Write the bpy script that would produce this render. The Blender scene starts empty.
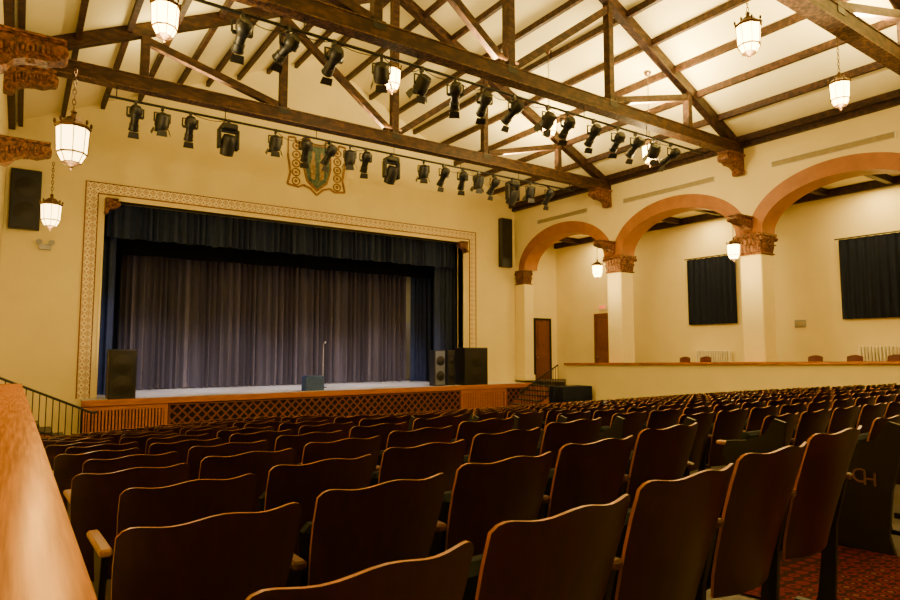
import bpy, math, random
from mathutils import Vector, Matrix
random.seed(4)
scene=bpy.context.scene
COL=scene.collection
pi=math.pi

# ------------------------------------------------------------------ materials
def newmat(name):
    m=bpy.data.materials.new(name); m.use_nodes=True
    nt=m.node_tree; b=nt.nodes['Principled BSDF']
    return m,nt,b
def pmat(name,c,rough=.6,metal=0,var=.12,scale=6,bump=0,coat=0,stretch=(1,1,1),bscale=None,spec=.5,c2=None,edge=(.3,.7)):
    m,nt,b=newmat(name)
    tc=nt.nodes.new('ShaderNodeTexCoord'); mp=nt.nodes.new('ShaderNodeMapping')
    mp.inputs['Scale'].default_value=stretch
    nt.links.new(tc.outputs['Object'],mp.inputs['Vector'])
    n=nt.nodes.new('ShaderNodeTexNoise'); n.inputs['Scale'].default_value=scale; n.inputs['Detail'].default_value=5
    nt.links.new(mp.outputs[0],n.inputs['Vector'])
    r=nt.nodes.new('ShaderNodeValToRGB')
    r.color_ramp.elements[0].position=edge[0]; r.color_ramp.elements[1].position=edge[1]
    r.color_ramp.elements[0].color=(*[x*(1-var) for x in c],1)
    r.color_ramp.elements[1].color=(*(c2 if c2 else [min(1,x*(1+var)) for x in c]),1)
    nt.links.new(n.outputs['Fac'],r.inputs['Fac']); nt.links.new(r.outputs[0],b.inputs['Base Color'])
    b.inputs['Roughness'].default_value=rough; b.inputs['Metallic'].default_value=metal
    b.inputs['Coat Weight'].default_value=coat; b.inputs['Coat Roughness'].default_value=.12
    b.inputs['Specular IOR Level'].default_value=spec
    if bump:
        n2=n
        if bscale:
            n2=nt.nodes.new('ShaderNodeTexNoise'); n2.inputs['Scale'].default_value=bscale
            nt.links.new(mp.outputs[0],n2.inputs['Vector'])
        bp=nt.nodes.new('ShaderNodeBump'); bp.inputs['Strength'].default_value=bump; bp.inputs['Distance'].default_value=.03
        nt.links.new(n2.outputs['Fac'],bp.inputs['Height']); nt.links.new(bp.outputs[0],b.inputs['Normal'])
    return m
def emat(name,c,s):
    m,nt,b=newmat(name)
    b.inputs['Base Color'].default_value=(*c,1); b.inputs['Emission Color'].default_value=(*c,1)
    b.inputs['Emission Strength'].default_value=s; b.inputs['Roughness'].default_value=.4
    return m
def varnish(name,c,c2,gl,scale,stretch,fac=.16,rough=.22):
    # amber varnished wood: diffuse grain under an amber-tinted gloss
    m,nt,b=newmat(name); N=nt.nodes; L=nt.links
    tc=N.new('ShaderNodeTexCoord'); mp=N.new('ShaderNodeMapping'); mp.inputs['Scale'].default_value=stretch
    n=N.new('ShaderNodeTexNoise'); n.inputs['Scale'].default_value=scale; n.inputs['Detail'].default_value=6
    r=N.new('ShaderNodeValToRGB'); r.color_ramp.elements[0].position=.35; r.color_ramp.elements[1].position=.65
    r.color_ramp.elements[0].color=(*c,1); r.color_ramp.elements[1].color=(*c2,1)
    L.new(tc.outputs['Object'],mp.inputs['Vector']); L.new(mp.outputs[0],n.inputs['Vector']); L.new(n.outputs['Fac'],r.inputs['Fac'])
    d=N.new('ShaderNodeBsdfDiffuse'); L.new(r.outputs[0],d.inputs['Color'])
    g=N.new('ShaderNodeBsdfGlossy'); g.inputs['Color'].default_value=(*gl,1); g.inputs['Roughness'].default_value=rough
    x=N.new('ShaderNodeMixShader'); x.inputs[0].default_value=fac
    L.new(d.outputs[0],x.inputs[1]); L.new(g.outputs[0],x.inputs[2])
    out=[q for q in N if q.type=='OUTPUT_MATERIAL'][0]; N.remove(b); L.new(x.outputs[0],out.inputs['Surface'])
    return m
M_wall=pmat('cream_plaster',(.86,.715,.29),.85,var=.03,scale=1.5,bump=.08,bscale=25)
M_ceil=pmat('ceiling_plaster',(.86,.74,.34),.9,var=.03,scale=1.5)
M_terra=pmat('terracotta_paint',(.34,.125,.018),.55,var=.14,scale=3,bump=.06)
M_terra2=pmat('red_brown_moulding',(.20,.06,.03),.6,var=.15,scale=5)
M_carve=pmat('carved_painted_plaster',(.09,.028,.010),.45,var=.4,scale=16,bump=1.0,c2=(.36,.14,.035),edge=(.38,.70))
M_beam=pmat('dark_timber',(.030,.012,.006),.55,var=.3,scale=10,bump=.12,c2=(.085,.036,.014),edge=(.42,.72),spec=.3,stretch=(.5,1,1))
M_beamx=pmat('dark_timber_edge',(.05,.02,.009),.6,var=.3,scale=16,c2=(.18,.085,.034),edge=(.42,.66))
M_black=pmat('black_metal',(.015,.015,.017),.45,metal=.3,var=.2,scale=10)
M_fixt=pmat('black_fixture',(.014,.014,.016),.4,var=.2,scale=10)
M_lens=pmat('glass_lens',(.12,.13,.15),.1,var=.05)
M_bronze=pmat('aged_bronze',(.10,.05,.02),.4,metal=.7,var=.3,scale=20)
M_lamp=emat('lantern_glass',(1,.68,.22),12)
M_lampb=emat('lantern_glass_bright',(1,.58,.12),38)
M_ledge=varnish('honey_wood',(.30,.095,.008),(.58,.22,.025),(1,.62,.22),4,(18,.5,8))
M_stagewood=pmat('stage_edge_wood',(.38,.13,.022),.4,var=.2,scale=4,stretch=(.6,8,8))
M_lat=pmat('lattice_wood',(.15,.040,.013),.5,var=.25,scale=8)
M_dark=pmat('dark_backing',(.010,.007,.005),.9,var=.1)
M_deck=pmat('painted_stage_deck',(.66,.66,.72),.4,var=.10,scale=2,stretch=(1,4,1))
M_cur=pmat('grey_purple_velour',(.085,.076,.105),.85,var=.15,scale=3,stretch=(2,2,.3))
M_blue=pmat('navy_velour',(.012,.024,.078),.8,var=.2,scale=4)
M_blackcur=pmat('black_velour',(.004,.005,.009),.95,var=.2,scale=4,spec=.1)
M_navy2=pmat('navy_window_drape',(.005,.008,.020),.8,var=.2,scale=4,spec=.2)
M_seatw=pmat('walnut_seat_shell',(.038,.0095,.0032),.30,var=.3,scale=5,stretch=(6,6,1),spec=.42)
M_rim=pmat('plywood_rim_highlight',(.42,.17,.04),.35,var=.2,scale=12)  # plywood edge; its lighter tan also paints in the bright edge highlight
M_cush=pmat('dark_teal_upholstery',(.005,.010,.016),.85,var=.25,scale=30,spec=.2)
M_arm=pmat('maple_armrest',(.44,.22,.07),.3,var=.15,scale=8,stretch=(6,1,6))
M_armd=pmat('walnut_armrest',(.09,.033,.012),.35,var=.2,scale=8,stretch=(6,1,6))
M_stand=pmat('dark_iron_stand',(.011,.009,.008),.5,metal=.2,var=.2)
M_floor=pmat('grey_concrete_floor',(.055,.042,.030),.6,var=.2,scale=5)
M_redch=pmat('dark_red_chair_vinyl',(.10,.018,.010),.45,var=.1)
M_door=pmat('varnished_door_wood',(.15,.046,.014),.4,var=.3,scale=5,stretch=(4,4,.6))
M_white=pmat('cream_enamel',(.80,.72,.48),.4,var=.05)
M_grey=pmat('grey_metal',(.35,.34,.32),.45,metal=.3,var=.1)
M_grille=pmat('grey_speaker_cloth',(.10,.11,.13),.7,var=.15,scale=40)
M_slot=pmat('grille_slot',(.42,.34,.15),.7,var=.1)
M_teal=pmat('faded_teal_paint',(.06,.12,.11),.8,var=.25,scale=9,c2=(.18,.24,.18),spec=.2)
M_gold=pmat('faded_ochre_paint',(.32,.20,.09),.8,var=.3,scale=9,c2=(.50,.36,.18),spec=.2)
M_crb=pmat('faded_brown_paint',(.24,.11,.05),.8,var=.3,scale=12,c2=(.44,.25,.12),spec=.2)
M_mono=pmat('monogram_brass',(.20,.085,.05),.5,var=.1)
M_bluebox=pmat('blue_cloth',(.04,.09,.34),.7,var=.15)
def carpet():
    m,nt,b=newmat('patterned_red_carpet')
    tc=nt.nodes.new('ShaderNodeTexCoord'); v=nt.nodes.new('ShaderNodeTexVoronoi'); v.inputs['Scale'].default_value=11
    v.inputs['Randomness'].default_value=.1
    w=nt.nodes.new('ShaderNodeTexNoise'); w.inputs['Scale'].default_value=18
    nt.links.new(tc.outputs['Object'],v.inputs['Vector']); nt.links.new(tc.outputs['Object'],w.inputs['Vector'])
    r=nt.nodes.new('ShaderNodeValToRGB'); r.color_ramp.interpolation='CONSTANT'
    e=r.color_ramp.elements; e[0].position=0; e[0].color=(.14,.06,.03,1); e[1].position=.30; e[1].color=(.012,.005,.008,1)
    x=e.new(.42); x.color=(.10,.007,.008,1); x=e.new(.62); x.color=(.018,.006,.009,1)
    a=nt.nodes.new('ShaderNodeMath'); a.operation='MULTIPLY_ADD'; a.inputs[1].default_value=.3
    nt.links.new(w.outputs['Fac'],a.inputs[0]); nt.links.new(v.outputs['Distance'],a.inputs[2])
    nt.links.new(a.outputs[0],r.inputs['Fac']); nt.links.new(r.outputs[0],b.inputs['Base Color'])
    b.inputs['Roughness'].default_value=.95; b.inputs['Specular IOR Level'].default_value=.1
    return m
M_carpet=carpet()
def band():
    m,nt,b=newmat('stencilled_border')
    N=nt.nodes; Lk=nt.links
    tc=N.new('ShaderNodeTexCoord'); sp=N.new('ShaderNodeSeparateXYZ'); Lk.new(tc.outputs['Object'],sp.inputs[0])
    def M(op,a,bb=None,c=None):
        n=N.new('ShaderNodeMath'); n.operation=op
        for i,q in enumerate((a,bb,c)):
            if q is None: continue
            if isinstance(q,(int,float)): n.inputs[i].default_value=q
            else: Lk.new(q,n.inputs[i])
        return n.outputs[0]
    def cell(s,off):
        return M('ABSOLUTE',M('SUBTRACT',M('FRACT',M('MULTIPLY_ADD',s,1/.20,off)),.5))
    fx=cell(sp.outputs['X'],.25); fz=cell(sp.outputs['Z'],.1)
    dm=M('ADD',fx,fz)
    ring=M('ABSOLUTE',M('SUBTRACT',dm,.38)); mk=M('LESS_THAN',ring,.06)
    dot=M('LESS_THAN',dm,.15); cor=M('GREATER_THAN',dm,.85)
    k=M('MAXIMUM',mk,M('MAXIMUM',dot,cor))
    mix=N.new('ShaderNodeMix'); mix.data_type='RGBA'; Lk.new(k,mix.inputs[0])
    mix.inputs[6].default_value=(.86,.74,.38,1); mix.inputs[7].default_value=(.36,.12,.065,1)
    Lk.new(mix.outputs[2],b.inputs['Base Color']); b.inputs['Roughness'].default_value=.7
    return m
M_band=band()

# ------------------------------------------------------------------ mesh builder
class MB:
    def __init__(s): s.v=[]; s.f=[]; s.m=[]
    def add(s,vs,fs,mi=0):
        o=len(s.v); s.v+= [tuple(v) for v in vs]
        for f in fs: s.f.append([i+o for i in f]); s.m.append(mi)
    def box(s,x0,x1,y0,y1,z0,z1,mi=0):
        s.add([(x0,y0,z0),(x1,y0,z0),(x1,y1,z0),(x0,y1,z0),(x0,y0,z1),(x1,y0,z1),(x1,y1,z1),(x0,y1,z1)],
          [(0,3,2,1),(4,5,6,7),(0,1,5,4),(1,2,6,5),(2,3,7,6),(3,0,4,7)],mi)
    def bbox(s,x0,x1,y0,y1,z0,z1,c=.01,mi=0):
        vs=[];
        X=(x0,x1);Y=(y0,y1);Z=(z0,z1)
        import itertools
        idx={}
        for i,j,k in itertools.product((0,1),repeat=3):
            sx=1-2*i; sy=1-2*j; sz=1-2*k
            for a in range(3):
                p=[X[i],Y[j],Z[k]]
                if a!=0:p[0]+=sx*c
                if a!=1:p[1]+=sy*c
                if a!=2:p[2]+=sz*c
                idx[(i,j,k,a)]=len(vs); vs.append(tuple(p))
        fs=[]
        for k in (0,1): fs.append([idx[(0,0,k,2)],idx[(1,0,k,2)],idx[(1,1,k,2)],idx[(0,1,k,2)]])
        for j in (0,1): fs.append([idx[(0,j,0,1)],idx[(1,j,0,1)],idx[(1,j,1,1)],idx[(0,j,1,1)]])
        for i in (0,1): fs.append([idx[(i,0,0,0)],idx[(i,1,0,0)],idx[(i,1,1,0)],idx[(i,0,1,0)]])
        for j in (0,1):
            for k in (0,1): fs.append([idx[(0,j,k,1)],idx[(1,j,k,1)],idx[(1,j,k,2)],idx[(0,j,k,2)]])
        for i in (0,1):
            for k in (0,1): fs.append([idx[(i,0,k,0)],idx[(i,1,k,0)],idx[(i,1,k,2)],idx[(i,0,k,2)]])
        for i in (0,1):
            for j in (0,1): fs.append([idx[(i,j,0,0)],idx[(i,j,1,0)],idx[(i,j,1,1)],idx[(i,j,0,1)]])
        for i,j,k in itertools.product((0,1),repeat=3): fs.append([idx[(i,j,k,0)],idx[(i,j,k,1)],idx[(i,j,k,2)]])
        s.add(vs,fs,mi)
    def beam(s,p0,p1,w,h,mi=0,up=(0,0,1)):
        p0=Vector(p0);p1=Vector(p1); d=(p1-p0).normalized(); u=Vector(up)
        if abs(d.dot(u))>.99: u=Vector((0,1,0))
        a=d.cross(u).normalized(); b=a.cross(d).normalized()
        vs=[]
        for p in (p0,p1):
            for sa,sb in ((-1,-1),(1,-1),(1,1),(-1,1)): vs.append(p+a*sa*w/2+b*sb*h/2)
        s.add(vs,[(3,2,1,0),(4,5,6,7),(0,1,5,4),(1,2,6,5),(2,3,7,6),(3,0,4,7)],mi)
    def cyl(s,p0,p1,r0,r1=None,n=12,mi=0):
        if r1 is None:r1=r0
        p0=Vector(p0);p1=Vector(p1); d=(p1-p0).normalized(); u=Vector((0,0,1))
        if abs(d.dot(u))>.99: u=Vector((0,1,0))
        a=d.cross(u).normalized(); b=a.cross(d)
        vs=[]
        for p,r in ((p0,r0),(p1,r1)):
            for i in range(n):
                t=2*pi*i/n; vs.append(p+a*math.cos(t)*r+b*math.sin(t)*r)
        fs=[(i,(i+1)%n,n+(i+1)%n,n+i) for i in range(n)]+[tuple(range(n))[::-1],tuple(range(n,2*n))]
        s.add(vs,fs,mi)
    def lathe(s,prof,n=16,mat=None,mi=0,off=0):
        vs=[];fs=[]
        for r,z in prof:
            for i in range(n):
                t=2*pi*(i+off)/n; vs.append(Vector((r*math.cos(t),r*math.sin(t),z)))
        if mat is not None: vs=[mat@v for v in vs]
        k=len(prof)
        for j in range(k-1):
            for i in range(n): fs.append((j*n+i,j*n+(i+1)%n,(j+1)*n+(i+1)%n,(j+1)*n+i))
        fs.append(tuple(range(n))[::-1]); fs.append(tuple(range((k-1)*n,k*n)))
        s.add(vs,fs,mi)
    def prism(s,poly,fn,d0,d1,mi=0):
        n=len(poly); vs=[fn(a,b,d0) for a,b in poly]+[fn(a,b,d1) for a,b in poly]
        fs=[tuple(range(n))[::-1],tuple(range(n,2*n))]+[(i,(i+1)%n,n+(i+1)%n,n+i) for i in range(n)]
        s.add(vs,fs,mi)
    def ball(s,c,rx,ry,rz,n=8,mi=0):
        vs=[];fs=[];k=n//2+1
        for j in range(1,k):
            ph=pi*j/k
            for i in range(n):
                t=2*pi*i/n; vs.append((c[0]+rx*math.sin(ph)*math.cos(t),c[1]+ry*math.sin(ph)*math.sin(t),c[2]+rz*math.cos(ph)))
        a=len(vs); vs.append((c[0],c[1],c[2]+rz)); vs.append((c[0],c[1],c[2]-rz))
        for j in range(k-2):
            for i in range(n): fs.append((j*n+i,(j+1)*n+i,(j+1)*n+(i+1)%n,j*n+(i+1)%n))
        for i in range(n): fs.append((a,i,(i+1)%n)); fs.append((a+1,(k-2)*n+(i+1)%n,(k-2)*n+i))
        s.add(vs,fs,mi)
    def mesh(s,name,mats,smooth=False):
        me=bpy.data.meshes.new(name); me.from_pydata(s.v,[],s.f)
        for m in (mats if isinstance(mats,(list,tuple)) else [mats]): me.materials.append(m)
        me.polygons.foreach_set('material_index',s.m)
        if smooth: me.polygons.foreach_set('use_smooth',[True]*len(s.f))
        me.update()
        import bmesh
        bm=bmesh.new(); bm.from_mesh(me); bmesh.ops.recalc_face_normals(bm,faces=bm.faces); bm.to_mesh(me); bm.free()
        if smooth:
            try: me.set_sharp_from_angle(angle=math.radians(42))
            except Exception: pass
        return me
    def obj(s,name,mats,parent=None,loc=(0,0,0),smooth=False,label=None,cat=None,group=None,kind=None):
        o=bpy.data.objects.new(name,s.mesh(name,mats,smooth)); COL.objects.link(o); o.location=loc
        if parent: o.parent=parent
        tag(o,label,cat,group,kind); return o
def tag(o,label=None,cat=None,group=None,kind=None):
    if label:o['label']=label
    if cat:o['category']=cat
    if group:o['group']=group
    if kind:o['kind']=kind
def empty(name,loc,label,cat,group=None):
    o=bpy.data.objects.new(name,None); o.empty_display_size=.1; COL.objects.link(o); o.location=loc
    tag(o,label,cat,group); return o
def dup(root,loc,rotz=None,label=None):
    r=root.copy(); COL.objects.link(r); r.location=loc
    if rotz is not None: r.rotation_euler=(0,0,rotz)
    for ch in root.children:
        c=ch.copy(); c.parent=r; COL.objects.link(c)
        for g in ch.children:
            q=g.copy(); q.parent=c; COL.objects.link(q)
    if label: r['label']=label
    return r
def textobj(txt,size,mat,name,parent,loc,rot,ext=.004):
    cu=bpy.data.curves.new(name,'FONT'); cu.body=txt; cu.size=size; cu.extrude=ext; cu.align_x='CENTER'; cu.align_y='CENTER'
    t=bpy.data.objects.new(name,cu); COL.objects.link(t); bpy.context.view_layer.update()
    me=bpy.data.meshes.new_from_object(t.evaluated_get(bpy.context.evaluated_depsgraph_get()))
    bpy.data.objects.remove(t); me.materials.clear(); me.materials.append(mat)
    o=bpy.data.objects.new(name,me); COL.objects.link(o); o.location=loc; o.rotation_euler=rot
    if parent:o.parent=parent
    return o

# ------------------------------------------------------------------ dimensions
XL,XR=-.5,18.05; XC=(XL+XR)/2; D=21.0; YB=-4.0
EAVE=6.35; APEX=10.8; SL=(APEX-EAVE)/(XC-XL)
def roof(x): return APEX-abs(x-XC)*SL
def ftop(y):
    yy=min(y,15.6); return -.33-.055*yy-.0027*yy*yy if yy>0 else -.33
def fz(y): return ftop(y)-.86
STG=-1.4; FRONT=19.9; GAL=lambda y:-.95-.018*y
XO=20.6; GC=4.98
S='structure'
# ------------------------------------------------------------------ structure
b=MB(); n=30
ys=[YB+ (D-YB)*i/n for i in range(n+1)]
vs=[];fs=[]
for y in ys: vs+=[(XL,y,fz(y)),(XR,y,fz(y))]
for i in range(n): fs.append((2*i,2*i+1,2*i+3,2*i+2))
b.add(vs,fs); b.obj('floor',M_floor,kind=S)
for k,(xa,xb) in enumerate(((3.25,4.56),(12.95,13.9))):
    b=MB();vs=[];fs=[]
    yy=[YB+.3+(17.5-YB)*i/40 for i in range(41)]
    for y in yy: vs+=[(xa,y,fz(y)+.012),(xb,y,fz(y)+.012)]
    for i in range(40): fs.append((2*i,2*i+1,2*i+3,2*i+2))
    b.add(vs,fs); b.obj('aisle_carpet',M_carpet,label='dark red patterned carpet runner along a seating aisle',cat='carpet',group='aisle carpets')
b=MB(); b.add([(XR,YB,GAL(YB)),(XO,YB,GAL(YB)),(XO,D,GAL(D)),(XR,D,GAL(D))],[(0,1,2,3)]); b.obj('floor_gallery',M_floor,kind=S)
ox0,ox1,oz=1.95,15.2,4.5
b=MB()
def wy(a,c,d): return (a,d,c)
b.prism([(XL-.6,-3),(ox0,-3),(ox0,roof(ox0)+.2),(XL-.6,roof(XL)+.2)],wy,D,D+.35)
b.prism([(ox0,oz),(ox1,oz),(ox1,roof(ox1)+.2),(XC,APEX+.2),(ox0,roof(ox0)+.2)],wy,D,D+.35)
b.prism([(ox1,-3),(XO+.2,-3),(XO+.2,6.2),(XR+.3,6.2),(ox1,roof(ox1)+.2)],wy,D,D+.35)
b.obj('wall_stage',M_wall,kind=S)
b=MB(); b.box(XL-.3,XL,YB,D,-3,6.6); b.obj('wall_left',M_wall,kind=S)
b=MB(); b.prism([(XL,-3),(XO,-3),(XO,6.2),(XR,6.4),(XC,APEX+.2),(XL,6.5)],wy,YB-.3,YB); b.obj('wall_rear',M_wall,kind=S)
b=MB(); b.box(XO,XO+.3,YB,D,-3,6.2); b.obj('wall_right_outer',M_wall,kind=S)
b=MB()
b.prism([(XL-.3,roof(XL-.3)),(XC,APEX),(XR+.6,roof(XR+.6)),(XR+.6,roof(XR+.6)+.25),(XC,APEX+.25),(XL-.3,roof(XL-.3)+.25)],wy,YB-.2,D)
b.obj('ceiling',M_ceil,kind=S)
b=MB(); b.box(XR+.68,XO,YB,D,GC,GC+.2); b.obj('ceiling_gallery',M_ceil,kind=S)
cols=[20.7,15.4,10.15,4.9,-.35,-5.6]; hw=.375; SPR=3.5; RISE=1.28; WX0,WX1=XR,XR+.7
b=MB()
for k,cy in enumerate(cols):
    b.box(WX0,WX1,max(cy-hw,YB),min(cy+hw,D),SPR,6.3) if cy>-5 else None
for k in range(len(cols)-1):
    y1=cols[k]-hw; y0=max(cols[k+1]+hw,YB-2); c=(y0+y1)/2; a=(y1-y0)/2; N=28
    pts=[(c-a*math.cos(pi*i/N), SPR+RISE*math.sin(pi*i/N)) for i in range(N+1)]
    pts=[p for p in pts if p[0]>YB]
    N=len(pts)-1
    vs=[]
    for y,z in pts: vs+=[(WX0,y,z),(WX0,y,6.3),(WX1,y,z),(WX1,y,6.3)]
    fs=[]
    for i in range(N):
        q=4*i; r=4*(i+1)
        fs+=[(q,r,r+1,q+1),(q+2,q+3,r+3,r+2),(q,q+2,r+2,r)]
    b.add(vs,fs)
b.obj('wall_right_arcade',M_wall,kind=S)
ti=1
for k in range(3):
    y1=cols[k]-hw; y0=cols[k+1]+hw; c=(y0+y1)/2; a=(y1-y0)/2; N=40
    b=MB(); vs=[];fs=[]
    for i in range(N+1):
        t=pi*i/N; y=c-a*math.cos(t); z=SPR+RISE*math.sin(t)
        y2=c-(a+.37)*math.cos(t); z2=SPR+(RISE+.42)*math.sin(t)
        y3=c-(a-.03)*math.cos(t); z3=SPR+(RISE-.03)*math.sin(t)
        ym=c-(a+.12)*math.cos(t); zm=SPR+(RISE+.13)*math.sin(t)
        vs+=[(WX0-.05,y3,z3),(WX0-.05,ym,zm),(WX0-.03,ym,zm),(WX0-.03,y2,z2),(WX0+.01,y2,z2),(WX1,y3,z3)]
    for i in range(N):
        q=6*i;r=q+6
        fs+=[(q+j,r+j,r+j+1,q+j+1) for j in range(4)]+[(q,q+5,r+5,r)]
    b.add(vs,fs); b.obj('trim_%d'%ti,M_terra,kind=S,smooth=True); ti+=1
def capital(b,w0,w1,z0,z1):
    h=z1-z0
    def sq(w,z): return [(-w,-w,z),(w,-w,z),(w,w,z),(-w,w,z)]
    lv=[(w0+.03,z0),(w0+.05,z0+.04*h),(w0,z0+.1*h),(w0+.01,z0+.5*h),(w0+(w1-w0)*.55,z0+.8*h),(w1-.03,z0+.86*h),(w1,z0+.88*h),(w1,z1)]
    vs=[];fs=[]
    for w,z in lv: vs+=sq(w,z)
    for j in range(len(lv)-1):
        for i in range(4): fs.append((4*j+i,4*j+(i+1)%4,4*j+4+(i+1)%4,4*j+4+i))
    fs+=[(3,2,1,0),tuple(4*(len(lv)-1)+i for i in range(4))]
    b.add(vs,fs)
    for side in range(4):
        R=Matrix.Rotation(side*pi/2,3,'Z')
        for tier,(zz,n,o) in enumerate(((z0+.12*h,6,0),(z0+.42*h,5,.02))):
            for i in range(n):
                x=(i-(n-1)/2)*(2*w0/n)
                lw=w0/n*.85
                pr=[(0,0),( .03,.16*h),(.05,.30*h),(.10,.36*h),(.11,.30*h)]
                vs=[]
                for (dy,dz),ww in zip(pr,(lw,lw*1.1,lw*.95,lw*.6,lw*.25)):
                    for sx in (-1,0,1): vs.append(R@Vector((x+sx*ww,-(w0+o+dy+(.03 if sx==0 else 0)),zz+dz)))
                b.add(vs,[(3*j+i2,3*j+i2+1,3*j+4+i2,3*j+3+i2) for j in range(4) for i2 in (0,1)])
        c=R@Vector((-(w1-.03),-(w1-.03),z0+.76*h)); b.ball(c,.075,.075,.075,10)
COLX=XR+.35
for cy in cols[:4]:
    pil=cy>20
    r=empty('column',(COLX-(.09 if pil else 0),cy,GAL(cy)),'square cream arcade column with a carved terracotta leaf capital','column','arcade columns')
    z0=2.87-GAL(cy)
    b=MB()
    if pil: b.bbox(-.27,.27,-.34,.29,.0,z0,.03); b.bbox(-.31,.31,-.38,.295,0,.25,.02)
    else: b.bbox(-.34,.34,-.34,.34,.0,z0,.03); b.bbox(-.40,.40,-.40,.40,0,.25,.02)
    b.obj('shaft',M_wall,r)
    b=MB()
    if pil: capital(b,.23,.27,z0,z0+.63)
    else: capital(b,.34,.43,z0,z0+.63)
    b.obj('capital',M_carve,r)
def ztr(y): return -.14-.021*y
b=MB(); y0,y1=YB,17.6
b.prism([(y0,-3),(y1,-3),(y1,ztr(y1)),(y0,ztr(y0))],lambda a,c,d:(d,a,c),17.72,17.98); b.obj('wall_right_parapet',M_wall,kind=S)
b=MB(); b.prism([(y0,ztr(y0)-.07),(y1+.05,ztr(y1)-.07),(y1+.05,ztr(y1)),(y0,ztr(y0))],lambda a,c,d:(d,a,c),17.66,18.04)
b.obj('trim_20',M_ledge,kind=S)
def zle(y): return -.315-.026*y
y1=17.4
b=MB(); b.prism([(y0,-3),(y1,-3),(y1,zle(y1)-.05),(y0,zle(y0)-.05)],lambda a,c,d:(d,a,c),-.24,.05); b.obj('wall_left_parapet',M_wall,kind=S)
b=MB(); b.prism([(y0,zle(y0)-.055),(y1+.05,zle(y1)-.055),(y1+.05,zle(y1)),(y0,zle(y0))],lambda a,c,d:(d,a,c),-.29,.105)
b.prism([(y0,zle(y0)-.10),(y1+.03,zle(y1)-.10),(y1+.03,zle(y1)-.055),(y0,zle(y0)-.055)],lambda a,c,d:(d,a,c),-.26,.08)
b.obj('trim_21',M_ledge,kind=S)
b=MB(); px0,px1,pz=1.45,15.85,4.98; w=.30
b.box(px0,px0+w,D-.02,D,STG-.0,pz); b.box(px1-w,px1,D-.02,D,STG,pz); b.box(px0+w,px1-w,D-.02,D,pz-w,pz)
b.obj('trim_30',M_band,kind=S)
b=MB(); e=.028
for (xa,xb,za,zb) in ((px0-e,px0,STG,pz+e),(px1,px1+e,STG,pz+e),(px0,px1,pz,pz+e),(px0+w,px0+w+e,STG,pz-w),(px1-w-e,px1-w,STG,pz-w),(px0+w+e,px1-w-e,pz-w-e,pz-w)):
    b.box(xa,xb,D-.03,D,za,zb)
b.obj('trim_31',M_terra2,kind=S)
b=MB()
b.box(ox0-.06,ox0,D-.05,D+.4,STG,oz+.06); b.box(ox1,ox1+.06,D-.05,D+.4,STG,oz+.06); b.box(ox0,ox1,D-.05,D+.4,oz,oz+.06)
b.obj('trim_32',M_wall,kind=S)
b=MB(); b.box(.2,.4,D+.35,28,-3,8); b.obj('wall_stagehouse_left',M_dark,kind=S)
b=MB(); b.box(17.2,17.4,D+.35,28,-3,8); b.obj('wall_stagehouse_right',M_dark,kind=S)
b=MB(); b.box(.2,17.4,28,28.2,-3,8); b.obj('wall_stagehouse_rear',M_wall,kind=S)
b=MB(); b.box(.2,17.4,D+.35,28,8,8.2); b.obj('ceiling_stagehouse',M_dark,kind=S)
# stage
r=empty('stage',(0,FRONT,-2.7),'raised wooden stage with pale deck and honey wood nosing','stage')
b=MB(); b.box(1.55,17.95,.06,D-FRONT,1.22,1.3); b.box(ox0,ox1,D-FRONT,27.95-FRONT,1.22,1.3); b.obj('deck',M_deck,r)
b=MB(); b.bbox(1.5,18.0,-.04,.06,1.14,1.315,.012); b.box(1.5,18.0,.0,.06,.0,.12); b.obj('nosing',M_stagewood,r)
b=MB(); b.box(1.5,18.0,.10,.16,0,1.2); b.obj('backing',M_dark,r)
def lattice(x0,x1,z0,z1,nm):
    b=MB(); sp=.28; h=z1-z0; L=x1-x0; k=-h
    while k<L:
        a=max(0,-k); c=min(h,L-k)
        if c-a>.04:
            b.beam((x0+k+a,.02,z0+a),(x0+k+c,.02,z0+c),.018,.05)
            b.beam((x0+k+a,.045,z1-a),(x0+k+c,.045,z1-c),.018,.05)
        k+=sp
    b.box(x0,x1,0,.06,z0-.05,z0); b.box(x0,x1,0,.06,z1,z1+.03); b.box(x0,x0+.05,0,.06,z0,z1); b.box(x1-.05,x1,0,.06,z0,z1)
    b.obj(nm,M_lat,r)
lattice(3.72,14.3,.18,1.08,'lattice_panel'); lattice(16.62,17.98,.18,1.08,'lattice_panel')
for xa,xb in ((1.55,3.70),(14.32,16.6)):
    b=MB(); b.box(xa,xb,0,.06,.12,.2); b.box(xa,xb,0,.06,1.02,1.14); b.box(xa,xa+.09,0,.06,.2,1.02); b.box(xb-.09,xb,0,.06,.2,1.02)
    x=xa+.12
    while x<xb-.12: b.box(x,x+.05,.01,.05,.2,1.02); x+=.085
    b.obj('slatted_panel',M_stagewood,r)
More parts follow.
